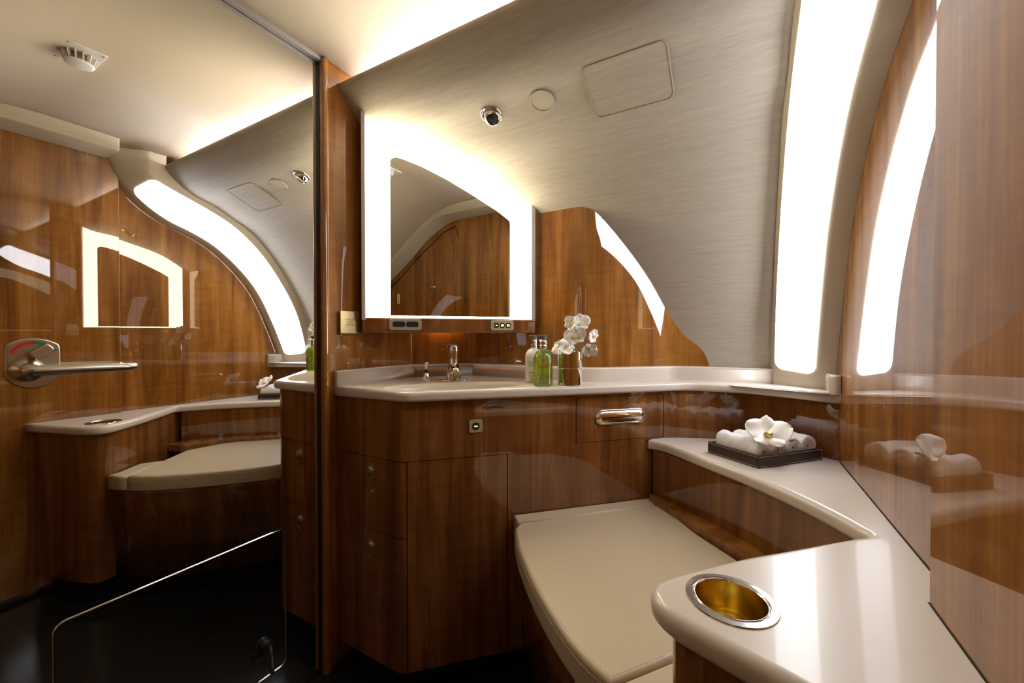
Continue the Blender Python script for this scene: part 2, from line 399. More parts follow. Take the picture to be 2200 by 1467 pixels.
def hring(cx, cz, r0, r1, a0, a1, n=10):
    o_ = [(cx + r1 * math.cos(R(a0 + (a1 - a0) * k / n)), cz + r1 * math.sin(R(a0 + (a1 - a0) * k / n))) for k in range(n + 1)]
    return o_ + [(cx + r0 * math.cos(R(a0 + (a1 - a0) * k / n)), cz + r0 * math.sin(R(a0 + (a1 - a0) * k / n))) for k in range(n, -1, -1)]
G().mprism(hring(0.184, -0.034, 0.0225, 0.0275, 92, 160), HF, 0.007, 0.0078).build('occupied_mark', 'red', hd)
G().mprism(hring(0.184, -0.034, 0.0225, 0.0275, 62, 90), HF, 0.007, 0.0078).build('vacant_mark', 'green', hd)
G().mprism(hring(0.184, -0.034, 0.0225, 0.0275, 24, 40), HF, 0.007, 0.0078).build('vacant_mark', 'green', hd)
g = G(); kn = HF @ Matrix.Translation((0.190, -0.024, 0)) @ Matrix.Rotation(R(40), 4, 'Z')
g.mprism(rrect(0.027, 0.014, 0.004), kn, 0.007, 0.022); g.build('lock_knob', 'satin', hd, bevel=0.002)
g = G(); g.lathe([(0.019, 0.007), (0.019, 0.012), (0.012, 0.016), (0.0095, 0.02), (0.0095, 0.05)], HF @ Matrix.Translation((0.176, -0.0525, 0)), 24); g.build('rosette', 'satin', hd, smooth=True)
lp = [(0.163, -0.0525, 0.050), (0.175, -0.0525, 0.050), (0.20, -0.0525, 0.050), (0.24, -0.0525, 0.0495), (0.28, -0.053, 0.048), (0.292, -0.053, 0.046), (0.297, -0.053, 0.042), (0.2985, -0.053, 0.032)]
g = G(); g.tube([HF @ Vector(p) for p in lp], [0.0082, 0.0084, 0.0082, 0.0074, 0.0064, 0.006, 0.0055, 0.005], 16); g.build('lever', 'satin', hd, smooth=True)
# small black bumper hook low on the inset panel
hk = thing('door_bumper', (-1.0, 0.545, E - .79), 'small black rubber bumper hook low on the mirror door', 'hook')
g = G(); g.lathe([(0.004, 0), (0.013, 0.002), (0.015, 0.008), (0.011, 0.013), (0.0, 0.014)], frame((-1.0, 0.546, E - .752), (0, 1, 0), (0, 0, 1)), 18, cap=False); g.build('pad', 'black', hk, smooth=True)
g = G(); g.tube([(-0.992, 0.552, E - .752), (-0.985, 0.553, E - .775), (-0.972, 0.548, E - .79), (-0.955, 0.538, E - .797)], [.006, .006, .0055, .005], 10); g.build('arm', 'black', hk, smooth=True)

# ------------------------------------------------------------------ tall curved wall light
wl = thing('wall_light', (0.15, 1.3, E - .14), 'tall curved white light strip in a beige surround, by the right wall', 'light')
Wc = [(.595, .775), (.60, .716), (.64, .63), (.712, .555), (.791, .505), (.877, .473), (.97, .426), (1.072, .339), (1.16, .23), (1.231, .085), (1.292, -.070), (1.312, -.1385)]
Lc = [(.695, .775), (.699, .722), (.701, .668), (.750, .640), (.83, .610), (.925, .574), (1.035, .517), (1.148, .415), (1.248, .278), (1.328, .125), (1.376, -.05), (1.386, -.1385)]
Ac = [(.755, .775), (.752, .735), (.757, .695), (.795, .660), (.862, .622), (.955, .587), (1.07, .526), (1.183, .423), (1.285, .285), (1.368, .135), (1.414, -.05), (1.419, -.1385)]
def st(pts): return [Vector((p.x, p.y + E)) for p in cr(pts, 8)]
Wv, Lv, Av = st(Wc), st(Lc), st(Ac); N = len(Wv)
Rv = [Vector((w.x, w.y)) + (l - w).normalized() * 0.010 for w, l in zip(Wv, Lv)]
def rowpt(i, u):   # point on the lit face: u 0 = inner edge, 1 = edge next to the right wall
    a = Vector((0.100, Lv[i].x, Lv[i].y)); c = Vector((0.184, Rv[i].x, Rv[i].y)); p = a.lerp(c, u)
    return p
rows = []
for i in range(N):
    A3 = Vector((0.0905, Av[i].x + .004, Av[i].y + .004)); W3 = Vector((0.2262, Wv[i].x, Wv[i].y))
    a, c = rowpt(i, 0), rowpt(i, 1); mid = c.lerp(W3, 0.5) + (c - a).normalized() * 0.004
    rows.append([A3, A3.lerp(a, .55), a.lerp(A3, .12) + Vector((-.001, 0, 0)), a, rowpt(i, .33), rowpt(i, .66), c, c.lerp(W3, .18) + (c - a).normalized() * .003, mid, W3])
G().grid(rows).build('surround', 'frame', wl, smooth=True)
i0, i1 = 19, N - 6
arcl = [0]
for i in range(1, N): arcl.append(arcl[-1] + (rowpt(i, .5) - rowpt(i - 1, .5)).length)
rows = []; seq = []
rr = 0.024
sA, sB = arcl[i0], arcl[i1]
stn = [sA + rr * (1 - math.cos(math.pi / 2 * k / 6)) for k in range(7)] + [sA + rr + (sB - sA - 2 * rr) * k / 50 for k in range(1, 50)] + [sB - rr * (1 - math.cos(math.pi / 2 * k / 6)) for k in range(6, -1, -1)]
def at_s(s_, u):
    for i in range(1, N):
        if arcl[i] >= s_:
            t = (s_ - arcl[i - 1]) / (arcl[i] - arcl[i - 1]); return rowpt(i - 1, u).lerp(rowpt(i, u), t)
    return rowpt(N - 1, u)
for s_ in stn:
    d = min(s_ - sA, sB - s_); ins = 0
    width = (at_s(s_, 1) - at_s(s_, 0)).length
    if d < rr: ins = (rr - math.sqrt(max(0, rr * rr - (rr - d) ** 2))) / width
    a, c = at_s(s_, 0), at_s(s_, 1)
    t_ = (at_s(min(s_ + .01, sB), .5) - at_s(max(s_ - .01, sA), .5)).normalized(); nn = t_.cross(c - a).normalized()
    if nn.y > 0: nn = -nn
    rows.append([at_s(s_, ins + (1 - 2 * ins) * k / 4) + nn * 0.0012 for k in range(5)])
G().grid(rows).build('diffuser', 'lamp_strip', wl, smooth=True)

# cove light trough above the sidewall lip
cl = thing('cove_light', (-0.45, 0.82, E + .705), 'hidden cove light tube above the lip of the textile sidewall', 'light')
g = G(); g.box((-0.98, 0.83, E + .694), (0.08, 1.2, E + .70)); g.build('trough', 'ceil', cl)
g = G(); g.tube([(-0.97, 0.855, E + .714), (0.05, 0.855, E + .714)], 0.009, 10); g.build('tube', 'lamp_cove', cl, smooth=True)

# ------------------------------------------------------------------ vanity mirror with light frame
VC = 1.765
vm = thing('vanity_mirror', (-0.77, 0.995, E + .012), 'backlit vanity mirror with a glowing white border over the basin', 'mirror')
def top_of(x):
    p, n_ = prof_at(x + VC); return p.y
xsv = [-0.951 + (0.951 - 0.588) * k / 24 for k in range(25)]
pan = [(-0.951, E + .05), (-0.588, E + .05)] + [(x, top_of(x) + .004) for x in xsv[::-1]]
def vput(p, d): return Vector((p[0], p[0] + VC, p[1])) + Vector((S2, -S2, 0)) * d     # d>0 = into the room
def vslab(g, poly, d0, d1):
    n = len(poly); return g.add([vput(p, d0) for p in poly] + [vput(p, d1) for p in poly],
        [tuple(range(n)), tuple(range(2 * n - 1, n - 1, -1))] + [(i, n + i, n + (i + 1) % n, (i + 1) % n) for i in range(n)])
vslab(G(), pan, -0.012, 0).build('light_panel', 'lamp_vanity', vm)
pan2 = [(-0.9575, E + .045), (-0.580, E + .045)] + [(x, top_of(x) + .008) for x in [-0.58 - (0.9575 - 0.58) * k / 24 for k in range(25)]]
vslab(G(), pan2, -0.07, -0.0122).build('housing', 'void', vm)
inner = rpath([(-0.9015, E + .064), (-0.640, E + .064), (-0.640, E + .374), (-0.672, E + .404), (-0.728, E + .447), (-0.783, E + .486), (-0.8365, E + .517), (-0.872, E + .532), (-0.9015, E + .541)],
              [0, 0, .016, .08, .2, .2, .2, .08, .014], True, 5)
vslab(G(), inner, 0, 0.004).build('mirror_glass', 'vmirror', vm)
for x0, x1 in ((-0.9585, -0.9512), (-0.5878, -0.579)):
    vslab(G(), [(x0, E + .05), (x1, E + .05), (x1, top_of(x1) + .006), (x0, top_of(x0) + .006)], -0.02, 0.010 if x0 < -.9 else 0.004).build('side_trim', 'frame', vm)
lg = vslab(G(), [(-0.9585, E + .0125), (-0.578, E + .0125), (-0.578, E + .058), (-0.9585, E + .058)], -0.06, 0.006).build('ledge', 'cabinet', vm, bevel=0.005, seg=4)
def vface(x, z): return frame(vput((x, z), 0.006), (S2, S2, 0), (0, 0, 1))
F1 = vface(-0.871, E + .0375)
sp = G().mprism(rrect(0.094, 0.034, 0.007), F1, 0, 0.003).build('socket_plate', 'plate', vm, bevel=0.001, seg=2)
for u in (-.0195, .0195): G().mprism(rrect(0.036, 0.0165, 0.006), F1 @ Matrix.Translation((u, 0.0005, 0)), 0.003, 0.0036).build('socket', 'display', sp)
F2 = vface(-0.659, E + .0372)
sw = G().mprism(rrect(0.076, 0.033, 0.007), F2, 0, 0.003).build('switch_plate', 'plate', vm, bevel=0.001, seg=2)
for k, u in enumerate((-.0195, 0, .0195)):
    bt = G().mprism(rrect(0.015, 0.0155, 0.005), F2 @ Matrix.Translation((u, 0, 0)), 0.003, 0.0042).build('button', 'display', sw)
    ms = 'led_green' if k else 'led_amber'
    (G().mprism(rrect(0.0085 if k else .006, 0.0075 if k else .003, 0.001), F2 @ Matrix.Translation((u, 0.0, 0)), 0.0042, 0.0046)).build('light', ms, sw)
g = G(); g.add([Vector((x, x + c_, z)) for x in (-0.938, -0.850) for c_ in (2.000, 2.008) for z in (E + .034, E + .042)], [(0, 1, 3, 2), (4, 6, 7, 5), (0, 4, 5, 1), (2, 3, 7, 6), (0, 2, 6, 4), (1, 5, 7, 3)])
g.build('amber_light', 'lamp_amber', vm)
g = G(); g.box((-0.9815, 0.845, E + .030), (-0.9765, 0.878, E + .036)); g.build('amber_light', 'lamp_amber', vm)

# shaver socket cover on the timber to the left of the mirror
pf = frame((-0.985, 0.7765, E + .0395), (0, 1, 0), (0, 0, 1))
sc_ = thing('socket_cover', (-0.985, 0.7765, E + .005), 'small square brass socket cover on the walnut beside the vanity mirror', 'socket')
G().mprism(rrect(0.058, 0.060, 0.002), pf, 0, 0.008).build('backplate', 'bronze', sc_)
G().mprism(rrect(0.064, 0.064, 0.002), pf @ Matrix.Translation((0, .003, 0)), 0.008, 0.012).build('cover', 'brass', sc_, bevel=0.001, seg=2)
G().mprism(rrect(0.064, 0.006, 0.002), pf @ Matrix.Translation((0, -.034, 0)) @ Matrix.Rotation(R(-35), 4, 'X'), 0.006, 0.010).build('finger_lip', 'brass', sc_)
for k, s_ in enumerate(('110V AC', '60HZ', 'SHAVER')):
    text('engraving', s_, 0.0085, pf @ Matrix.Translation((0, 0.0105 - k * 0.0075, 0.0121)), 'engrave', sc_)

# ------------------------------------------------------------------ basin counter
CZ = E - .138; CT = 0.026
cfront = rpath([(-0.985, 0.729), (-0.719, 0.729), (-0.128, 1.320), (0.03, 1.333), (0.14, 1.281), (0.2260, 1.238)], [0, .05, .10, .10, .15, 0], n=7)
wallp = lin[:-1] + [(-0.05, 1.4165), (0.09, 1.4165), (0.2260, 1.375)]
wallp = [p for p in wallp if p[1] <= 1.4165]
wallp = [(-0.985, 0.729)] + [p for p in wallp if p[1] > 0.74]
vc = thing('basin_counter', (-0.5, 1.0, CZ - CT), 'cream basin counter with upstand, running on as a shelf to the right wall', 'counter')
outline = cfront + wallp[::-1][:-1]
def ring(a, b_, z, n=48, cx=-0.688, cy=0.905):
    return [(cx + S2 * (a * math.cos(t) - b_ * math.sin(t)), cy + S2 * (a * math.cos(t) + b_ * math.sin(t)), z) for t in [2 * math.pi * k / n for k in range(n)]]
slab('slab', outline, CZ - CT, CZ, 0.010, 'solid', vc, hole=[(p[0], p[1]) for p in ring(0.198, 0.083, CZ)], rb=0.008, free=(1, len(cfront) - 1))
rows = [ring(0.198, 0.083, CZ), ring(0.194, 0.079, CZ - .003), ring(0.189, 0.074, CZ - .012), ring(0.178, 0.066, CZ - .04), ring(0.155, 0.053, CZ - .075), ring(0.10, 0.03, CZ - .092), ring(0.02, 0.008, CZ - .096)]
g = G(); g.grid(rows, True); g.build('basin', 'solid', vc, smooth=True)
g = G(); g.lathe([(0.0, 0), (0.02, 0.0005), (0.021, 0.003), (0.012, 0.004), (0, 0.003)], Matrix.Translation((-0.688, 0.905, CZ - .0965)), 20, cap=False); g.build('drain', 'chrome', vc, smooth=True)
ups = wallp + [(0.2260, 1.31), (0.2260, 1.238)]
ups = rpath([(-0.985, 0.7295), (-0.985, 1.04), (-0.83, 1.195), (-0.395, 1.195), (-0.185, 1.403), (-0.09, 1.4165), (0.2258, 1.4165), (0.2258, 1.2385)], [0, .004, .004, .10, .08, .02, .01, 0], n=8)
uf = offset(ups, -0.020); ub = offset(ups, -0.0005)
slab('upstand', uf + ub[::-1], CZ - .004, E - .0945, 0.006, 'solid', vc, rb=0.0006, free=(0, len(uf)))

# faucet
fa = thing('faucet', (-0.780, 1.010, CZ), 'chrome single-lever faucet at the back of the basin', 'faucet')
FM = Matrix.Translation((-0.780, 1.010, CZ)) @ Matrix.Rotation(R(45), 4, 'Z')     # local x = along counter, -y = to the room
def fpt(x, y, z): return FM @ Vector((x, y, z))
G().mprism(rrect(0.092, 0.040, 0.018, 6), FM, 0, 0.004).build('base_plate', 'chrome', fa, bevel=0.0015, seg=2)
rows = []
for z, w, d, yo in ((0.003, .024, .024, 0), (0.02, .0225, .023, 0), (0.04, .019, .022, 0), (0.06, .017, .019, .001), (0.08, .018, .018, .001), (0.098, .0185, .018, 0), (0.104, .018, .017, 0)):
    rows.append([fpt(w * math.cos(t), yo + d * math.sin(t) , z - (0.010 * math.sin(t) if z > .09 else 0)) for t in [2 * math.pi * k / 24 for k in range(24)]])
g = G(); g.grid(rows, True); g.f.append(tuple((len(rows) - 1) * 24 + k for k in range(24))); g.build('body', 'chrome', fa, smooth=True)
g = G(); g.lathe([(0.0185, 0), (0.019, .002), (0.0165, .0055), (0.008, .0075), (0.0, .008)], FM @ Matrix.Translation((0, 0.0, 0.104)) @ Matrix.Rotation(R(-28), 4, 'X'), 24, cap=False); g.build('cap', 'cap_grey', fa, smooth=True)
g = G(); g.tube([fpt(0, -.004, .040), fpt(0, -.028, .040), fpt(0, -.050, .034), fpt(0, -.064, .025)], [.0165, .0155, .0145, .0135], 20); g.build('spout', 'chrome', fa, smooth=True)
g = G(); g.tube([fpt(0, -.0635, .0253), fpt(0, -.069, .0215)], [.0115, .0105], 20); g.build('aerator', 'bronze', fa, smooth=True)
# small chrome pump
sp_ = thing('soap_pump', (-0.835, 0.945, CZ), 'small chrome pump nozzle at the left end of the basin', 'pump')
PM = Matrix.Translation((-0.835, 0.945, CZ))
g = G(); g.lathe([(0.011, 0), (0.0122, .006), (0.0122, .012), (0.010, .021), (0.0065, .027), (0.006, .0285)], PM, 20); g.build('body', 'chrome', sp_, smooth=True)
g = G(); g.lathe([(0.0066, .0285), (0.0066, .0315)], PM, 16); g.build('collar', 'black', sp_)
g = G(); g.lathe([(0.0048, .0315), (0.0052, .05), (0.0072, .052), (0.0072, .0585), (0.0065, .060)], PM, 16); g.build('head', 'chrome', sp_, smooth=True)

# ------------------------------------------------------------------ cabinet below the counter
CC = 1.475
cab = thing('vanity_cabinet', (-0.7, 0.9, 0), 'walnut basin cabinet with two side drawers and a door', 'cabinet')
base = [(-0.985, 0.738), (-0.737, 0.738), (-0.170, 1.305), (0.0, 1.375), (0.10, 1.338), (0.2262, 1.26)]
full = rpath(base, [0, .05, .11, .12, .2, 0], n=8)
def clip(path, x0, x1):
    out = []
    for a, b_ in zip(path, path[1:]):
        if b_[0] <= x0 or a[0] >= x1 or b_[0] == a[0]: continue
        for X in ((max(a[0], x0)), (min(b_[0], x1))):
            t = (X - a[0]) / (b_[0] - a[0]); p = (X, a[1] + (b_[1] - a[1]) * t)
            if not out or (Vector(out[-1]) - Vector(p)).length > 1e-5: out.append(p)
    return out
GAP = 0.0009; DX0, DX1 = -0.3955, -0.1907
ZB, ZD, ZM, ZT = E - .86, E - .3185, E - .514, CZ - CT
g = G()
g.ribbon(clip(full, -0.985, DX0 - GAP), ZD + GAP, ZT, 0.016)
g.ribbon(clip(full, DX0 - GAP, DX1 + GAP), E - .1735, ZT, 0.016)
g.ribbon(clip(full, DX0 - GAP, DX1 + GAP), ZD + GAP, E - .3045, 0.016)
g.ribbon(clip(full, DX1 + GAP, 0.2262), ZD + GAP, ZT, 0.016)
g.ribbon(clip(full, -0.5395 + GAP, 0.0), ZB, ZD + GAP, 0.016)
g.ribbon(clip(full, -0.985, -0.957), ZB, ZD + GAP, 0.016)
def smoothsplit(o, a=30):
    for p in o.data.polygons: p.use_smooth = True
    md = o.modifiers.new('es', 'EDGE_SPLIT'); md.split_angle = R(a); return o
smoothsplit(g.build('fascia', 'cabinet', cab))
g = G(); g.ribbon(offset(clip(full, -0.98, 0.0), 0.0165), ZB + .003, ZT - .004, 0.004); g.build('carcass', 'void', cab)
g = G(); g.ribbon(offset(clip(full, -0.985, 0.0), 0.05), 0, ZB + .004, 0.004); g.prism([(p[0], p[1]) for p in offset(clip(full, -0.985, 0.0), 0.004)] + [(p[0], p[1]) for p in offset(clip(full, -0.985, 0.0), 0.052)][::-1], ZB, ZB + .003)
g.build('toe_kick', 'void', cab)
dl = clip(full, -0.957 + GAP, -0.7265 - GAP)
def pull(parent, cx, cz):
    fm = frame((cx, 0.738, cz), (1, 0, 0), (0, 0, 1))
    k = G().mprism(ellipse(0.0195, 0.0255), fm, 0, 0.0022).build('pull', 'bronze', parent, bevel=0.0012, seg=2)
    g = G(); rows = [[fm @ Vector((a * math.cos(t), b_ * math.sin(t), z)) for t in [2 * math.pi * q / 28 for q in range(28)]] for a, b_, z in ((.0165, .0215, .0024), (.015, .020, .0012), (.008, .011, .0005), (.001, .001, .0004))]
    g.grid(rows, True); g.build('dish', 'bronze', k, smooth=True)
    g = G(); fm2 = fm @ Matrix.Translation((0, 0.006, 0))
    g.lathe([(0.0135, .0015), (0.0135, .0045), (0.0115, .006), (0.0, .0065)], fm2, 24, cap=False); g.build('button', 'pull_bronze', k, smooth=True)
    return k
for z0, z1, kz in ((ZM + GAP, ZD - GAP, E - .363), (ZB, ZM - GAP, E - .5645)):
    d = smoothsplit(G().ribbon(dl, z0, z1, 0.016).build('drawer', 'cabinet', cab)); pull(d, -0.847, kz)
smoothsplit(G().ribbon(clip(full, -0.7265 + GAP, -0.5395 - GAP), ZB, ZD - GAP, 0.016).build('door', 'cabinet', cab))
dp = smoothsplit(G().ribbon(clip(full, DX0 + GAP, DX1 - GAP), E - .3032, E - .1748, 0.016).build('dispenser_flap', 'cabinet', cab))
SF = dframe(CC, -0.2944, E - .2345)
g = G(); L_ = 0.163
def stad(w, h, n=10):
    r = h / 2; x = w / 2 - r
    return [(x + r * math.cos(t), r * math.sin(t)) for t in [-math.pi / 2 + math.pi * k / n for k in range(n + 1)]] + [(-x + r * math.cos(t), r * math.sin(t)) for t in [math.pi / 2 + math.pi * k / n for k in range(n + 1)]]
rows = [[SF @ Vector((*p, z)) for p in stad(w, h)] for w, h, z in ((.165, .045, .0002), (.164, .044, .003), (.160, .040, .0035), (.152, .032, .0015))]
g.grid(rows, True); sl = g.build('slot_rim', 'chrome', dp, smooth=True)
rows = [[SF @ Vector((*p, z)) for p in stad(w, h)] for w, h, z in ((.153, .033, .0016), (.148, .026, .0045), (.14, .014, .0068), (.13, .002, .0075))]
g = G(); g.grid(rows, True); g.build('slot_pull', 'chrome', sl, smooth=True)
BF = dframe(CC, -0.6011, E - .2366)
cb = G().mprism(rrect(0.0365, 0.0345, 0.007), BF, 0, 0.003).build('call_button', 'plate', cab, bevel=0.001, seg=2)
G().mprism(rrect(0.018, 0.018, 0.005), BF, 0.003, 0.0038).build('button', 'display', cb)
G().mprism(rrect(0.0095, 0.0035, 0.001), BF, 0.0038, 0.0042).build('light', 'led_amber', cb)

# ------------------------------------------------------------------ bench counter, riser, cup holder
BZ = E - .309; BT = 0.030
inner_e = [(-0.232, 1.249), (-0.17, 1.218), (-0.06, 1.118), (.02, 1.045), (.098, .957), (.151, .882), (.176, .838), (.1845, .820), (.174, .806), (.15, .785), (.073, .709), (.007, .644), (-.052, .576), (-.080, .540),
           (-.0895, .514), (-.082, .490), (-.060, .470), (-.025, .455), (.03, .436), (.1978, .382)]
inn = [tuple(p) for p in cr(inner_e, 4)]
backp = clip(full, -0.235, 0.2262)[::-1]
bench = thing('bench_counter', (0.05, 0.9, BZ - BT), 'cream L-shaped bench counter along the right wall with a rounded nose', 'counter')
boutline = inn + [(0.1978, 0.6385), (0.2262, 0.6385)] + [(p[0], p[1]) for p in backp]
CUP = (-0.0035, 0.532); CR = 0.040
slab('slab', boutline, BZ - BT, BZ, 0.013, 'solid', bench, hole=[(CUP[0] + CR * math.cos(2 * math.pi * k / 32), CUP[1] + CR * math.sin(2 * math.pi * k / 32)) for k in range(32)], rb=0.010, free=(1, len(inn) - 1))
g = G(); g.box((0.1967, 0.388, BZ), (0.1979, 0.638, BZ + .0008)); g.box((0.2250, 0.6385, BZ), (0.2262, 1.25, BZ + .0008)); g.build('wall_joint', 'void', bench)
cup = thing('cup_holder', (CUP[0], CUP[1], BZ - .075), 'gold-lined round cup holder with a steel rim in the bench counter', 'cup holder')
CM = Matrix.Translation((CUP[0], CUP[1], BZ))
g = G(); g.lathe([(0.0490, 0.0002), (0.0485, 0.0016), (0.0415, 0.0022), (0.0400, 0.0010), (0.0392, -0.002)], CM, 48, cap=False); g.build('rim', 'steel', cup, smooth=True)
g = G(); g.lathe([(0.0375, 0.0), (0.0382, 0.0022), (0.0390, 0.0022), (0.0392, -0.004)], CM, 48, cap=False); g.build('lip', 'chrome', cup, smooth=True)
g = G(); g.lathe([(0.0378, 0.0005), (0.0378, -0.030), (0.0378, -0.048), (0.031, -0.0485), (0.030, -0.0515), (0.0, -0.052)], CM, 48, cap=False); g.build('liner', 'gold', cup, smooth=True)
md = cup.children[-1].modifiers.new('es', 'EDGE_SPLIT'); md.split_angle = R(40)
bc = thing('bench_cabinet', (0.05, 0.8, 0), 'walnut bench base and riser under the cream bench counter', 'cabinet')
ris = [tuple(p) for p in cr([(-0.213, 1.2445), (-0.15, 1.20), (-0.05, 1.122), (.03, 1.050), (.108, .962), (.162, .885), (.190, .838)], 4)]
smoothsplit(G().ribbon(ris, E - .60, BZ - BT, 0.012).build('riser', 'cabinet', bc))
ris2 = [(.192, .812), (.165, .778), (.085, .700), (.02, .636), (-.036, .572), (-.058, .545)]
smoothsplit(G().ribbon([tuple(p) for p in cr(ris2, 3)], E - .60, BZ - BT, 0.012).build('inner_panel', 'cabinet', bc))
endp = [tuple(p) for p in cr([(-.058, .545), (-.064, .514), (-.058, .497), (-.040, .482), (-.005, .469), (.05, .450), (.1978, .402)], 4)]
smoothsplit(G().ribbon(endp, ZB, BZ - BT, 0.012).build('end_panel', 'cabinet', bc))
G().ribbon(offset(endp, 0.045), 0, ZB + .002, 0.004).build('toe_kick', 'void', bc)
# timber ledge between the seat and the riser
led = [(-0.222, 1.2475)] + [(p[0], p[1]) for p in ris[1:]] + [(.165, .778), (.10, .80), (.055, .935), (.012, .999), (-.08, 1.084), (-.196, 1.197), (-.219, 1.222)]
G().prism(led, E - .50, E - .4705).build('ledge', 'wood', bc, bevel=0.001, seg=2)

# ------------------------------------------------------------------ toilet lid and shroud
lidz = E - .485
left = [(-0.527, 0.9455), (-0.5135, 0.925), (-0.499, 0.90), (-0.456, 0.833), (-0.417, 0.782), (-0.337, 0.692), (-0.256, 0.616), (-0.20, 0.575), (-0.150, 0.551)]
left = [tuple(p) for p in cr(left, 3)]
seat = thing('toilet', (-0.25, 0.85, 0), 'built-in toilet with a cream leather lid and walnut shroud', 'toilet')
rightside = [(-.197, 1.194), (-.08, 1.081), (.012, .996), (.052, .93), (.095, .80), (.06, .69)]
bcut = lambda p, d: (p[0] + d * S2, p[1] - d * S2)
main = [bcut((-0.5235, 0.9485), 0.048)] + [p for p in left if p[1] < 0.885] + [(-0.085, 0.634), (-.03, .70), (.05, .80), (.045, .93), (.008, .992), (-.08, 1.077)] + [bcut((-0.2225, 1.2495), 0.048)]
lid = slab('lid_cushion', main, lidz - .055, lidz, 0.009, 'leather', seat, rb=0.006)
bk = [diag(CC - .006, -0.525), diag(CC - .006, -0.2225), bcut(diag(CC - .006, -0.2225), 0.0475), bcut(diag(CC - .006, -0.525), 0.0475)]
slab('back_pad', bk[::-1], lidz - .055, lidz + .001, 0.006, 'leather', seat)
fr = [(-0.148, 0.550), (-0.118, 0.536), (-0.07, 0.522), (-0.062, 0.552), (-0.04, .580), (.0, .632), (-0.03, 0.695), (-0.083, 0.6335)]
slab('front_pad', fr, lidz - .055, lidz - .002, 0.008, 'leather', seat)
def along(path, step):
    out = []; acc = 0; nxt = 0
    for a, b_ in zip(path, path[1:]):
        a, b_ = Vector(a), Vector(b_); L0 = (b_ - a).length
        while nxt <= acc + L0:
            t = (nxt - acc) / L0; out.append((a.lerp(b_, t), (b_ - a).normalized())); nxt += step
        acc += L0
    return out
lp3 = [p for p in left if p[1] < 0.885] + [(-0.085, 0.634)]
g = G()
for d, z in ((0.008, lidz - .0002), (-0.0004, lidz - .014)):
    pth = offset(lp3, -d) if False else offset(lp3, d)
    for p, t in along([Vector((a, b_)) for a, b_ in pth], 0.0056):
        q = Vector((p.x, p.y, z)); t3 = Vector((t.x, t.y, 0)) * 0.0017
        g.tube([q - t3, q + t3], 0.0007, 5)
tag(g.build('stitching', 'stitch', lid), kind='stuff')
g = G(); g.tube([(a, b_, lidz - .0055) for a, b_ in offset(lp3, 0.0035)], 0.0022, 6); g.build('piping', 'leather', lid, smooth=True)
shr = seat
sp0 = [(-0.520, 0.948)] + [(p[0] + .010, p[1] + .010) for p in left[1:]] + [(-.07, .535)]
sp1 = [(-0.505, 0.958)] + [(p[0] + .028, p[1] + .030) for p in left[1:]] + [(-.05, .552)]
rows = [[(x, y, lidz - .056) for x, y in sp0], [(x, y, lidz - .064) for x, y in sp0], [(x, y, ZB) for x, y in sp1]]
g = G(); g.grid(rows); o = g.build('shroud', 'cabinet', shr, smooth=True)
md = o.modifiers.new('thick', 'SOLIDIFY'); md.thickness = 0.01; md.offset = 0
g = G(); g.tube([(x, y, lidz - .0615) for x, y in offset(sp0, -0.001)], 0.0028, 8); g.build('edge_bead', 'wood', shr, smooth=True)
g = G(); g.ribbon(offset(sp1, 0.04), 0, ZB + .002, 0.004); g.build('toe_kick', 'void', shr)

# ------------------------------------------------------------------ fittings on the sidewall
def side_frame(x, y):
    p, n_ = prof_at(y); nn = Vector((0, n_.x, n_.y)); u = Vector((1, 0, 0)); v = nn.cross(u)
    return frame((x, p.x, p.y), u, v), nn
f_, nn = side_frame(-0.581, 0.921)
rl = thing('reading_light', f_.translation, 'round chrome swivel spotlight on the textile sidewall above the vanity mirror', 'light')
g = G(); g.lathe([(0.0300, 0.0), (0.0300, .002), (0.027, .004), (0.0235, .003), (0.022, -.001)], f_, 40, cap=False); g.build('bezel', 'chrome', rl, smooth=True)
tl = f_ @ Matrix.Translation((0.002, -0.004, 0.003)) @ Matrix.Rotation(R(-10), 4, 'X') @ Matrix.Rotation(R(18), 4, 'Y')
g = G(); g.lathe([(0.0235, -.004), (0.0225, .006), (0.0185, .013), (0.0165, .0135), (0.0155, .011)], tl, 36, cap=False); g.build('eyeball', 'chrome', rl, smooth=True)
g = G(); g.lathe([(0.0158, .0105), (0.012, .0122), (0.0, .0126)], tl, 30, cap=False); g.build('lens', 'display', rl, smooth=True)
f_, nn = side_frame(-0.432, 0.925)
spk = thing('speaker_grille', f_.translation, 'flat round cream speaker grille of fine holes on the textile sidewall', 'speaker')
g = G(); g.lathe([(0.0315, 0.0), (0.0315, .003), (0.0305, .004), (0.0290, .004), (0.0288, .0026), (0.0, .0026)], f_, 40, cap=False); g.build('disc', 'grille', spk, smooth=False)
smoothsplit(spk.children[0])
g = G()
for i in range(-10, 11):
    for j in range(-10, 11):
        if math.hypot(i, j) * 0.00265 < 0.0265:
            g.lathe([(0.00075, .00262), (0.0, .00275)], f_ @ Matrix.Translation((i * .00265, j * .00265, 0)), 6, cap=False)
tag(g.build('holes', 'engrave', spk), kind='stuff')
ap = thing('access_panel', (-0.221, 0.943, E + .59), 'rounded rectangular access panel in textile above the vanity', 'panel')
def surf(x, s_, d):   # s_ measured as depth y
    p, n_ = prof_at(s_); return Vector((x, p.x + n_.x * d, p.y + n_.y * d))
op = rrect(0.182, 0.124, 0.014, 5, -0.221, 0.942)
def sheet(g, poly, d0, d1):
    n = len(poly); V = [surf(x, y, d0) for x, y in poly] + [surf(x, y, d1) for x, y in poly]
    return g.add(V, [tuple(range(n))[::-1], tuple(range(n, 2 * n))] + [(i, (i + 1) % n, n + (i + 1) % n, n + i) for i in range(n)])
def sheetgrid(poly_w, y0, y1, d):
    pass
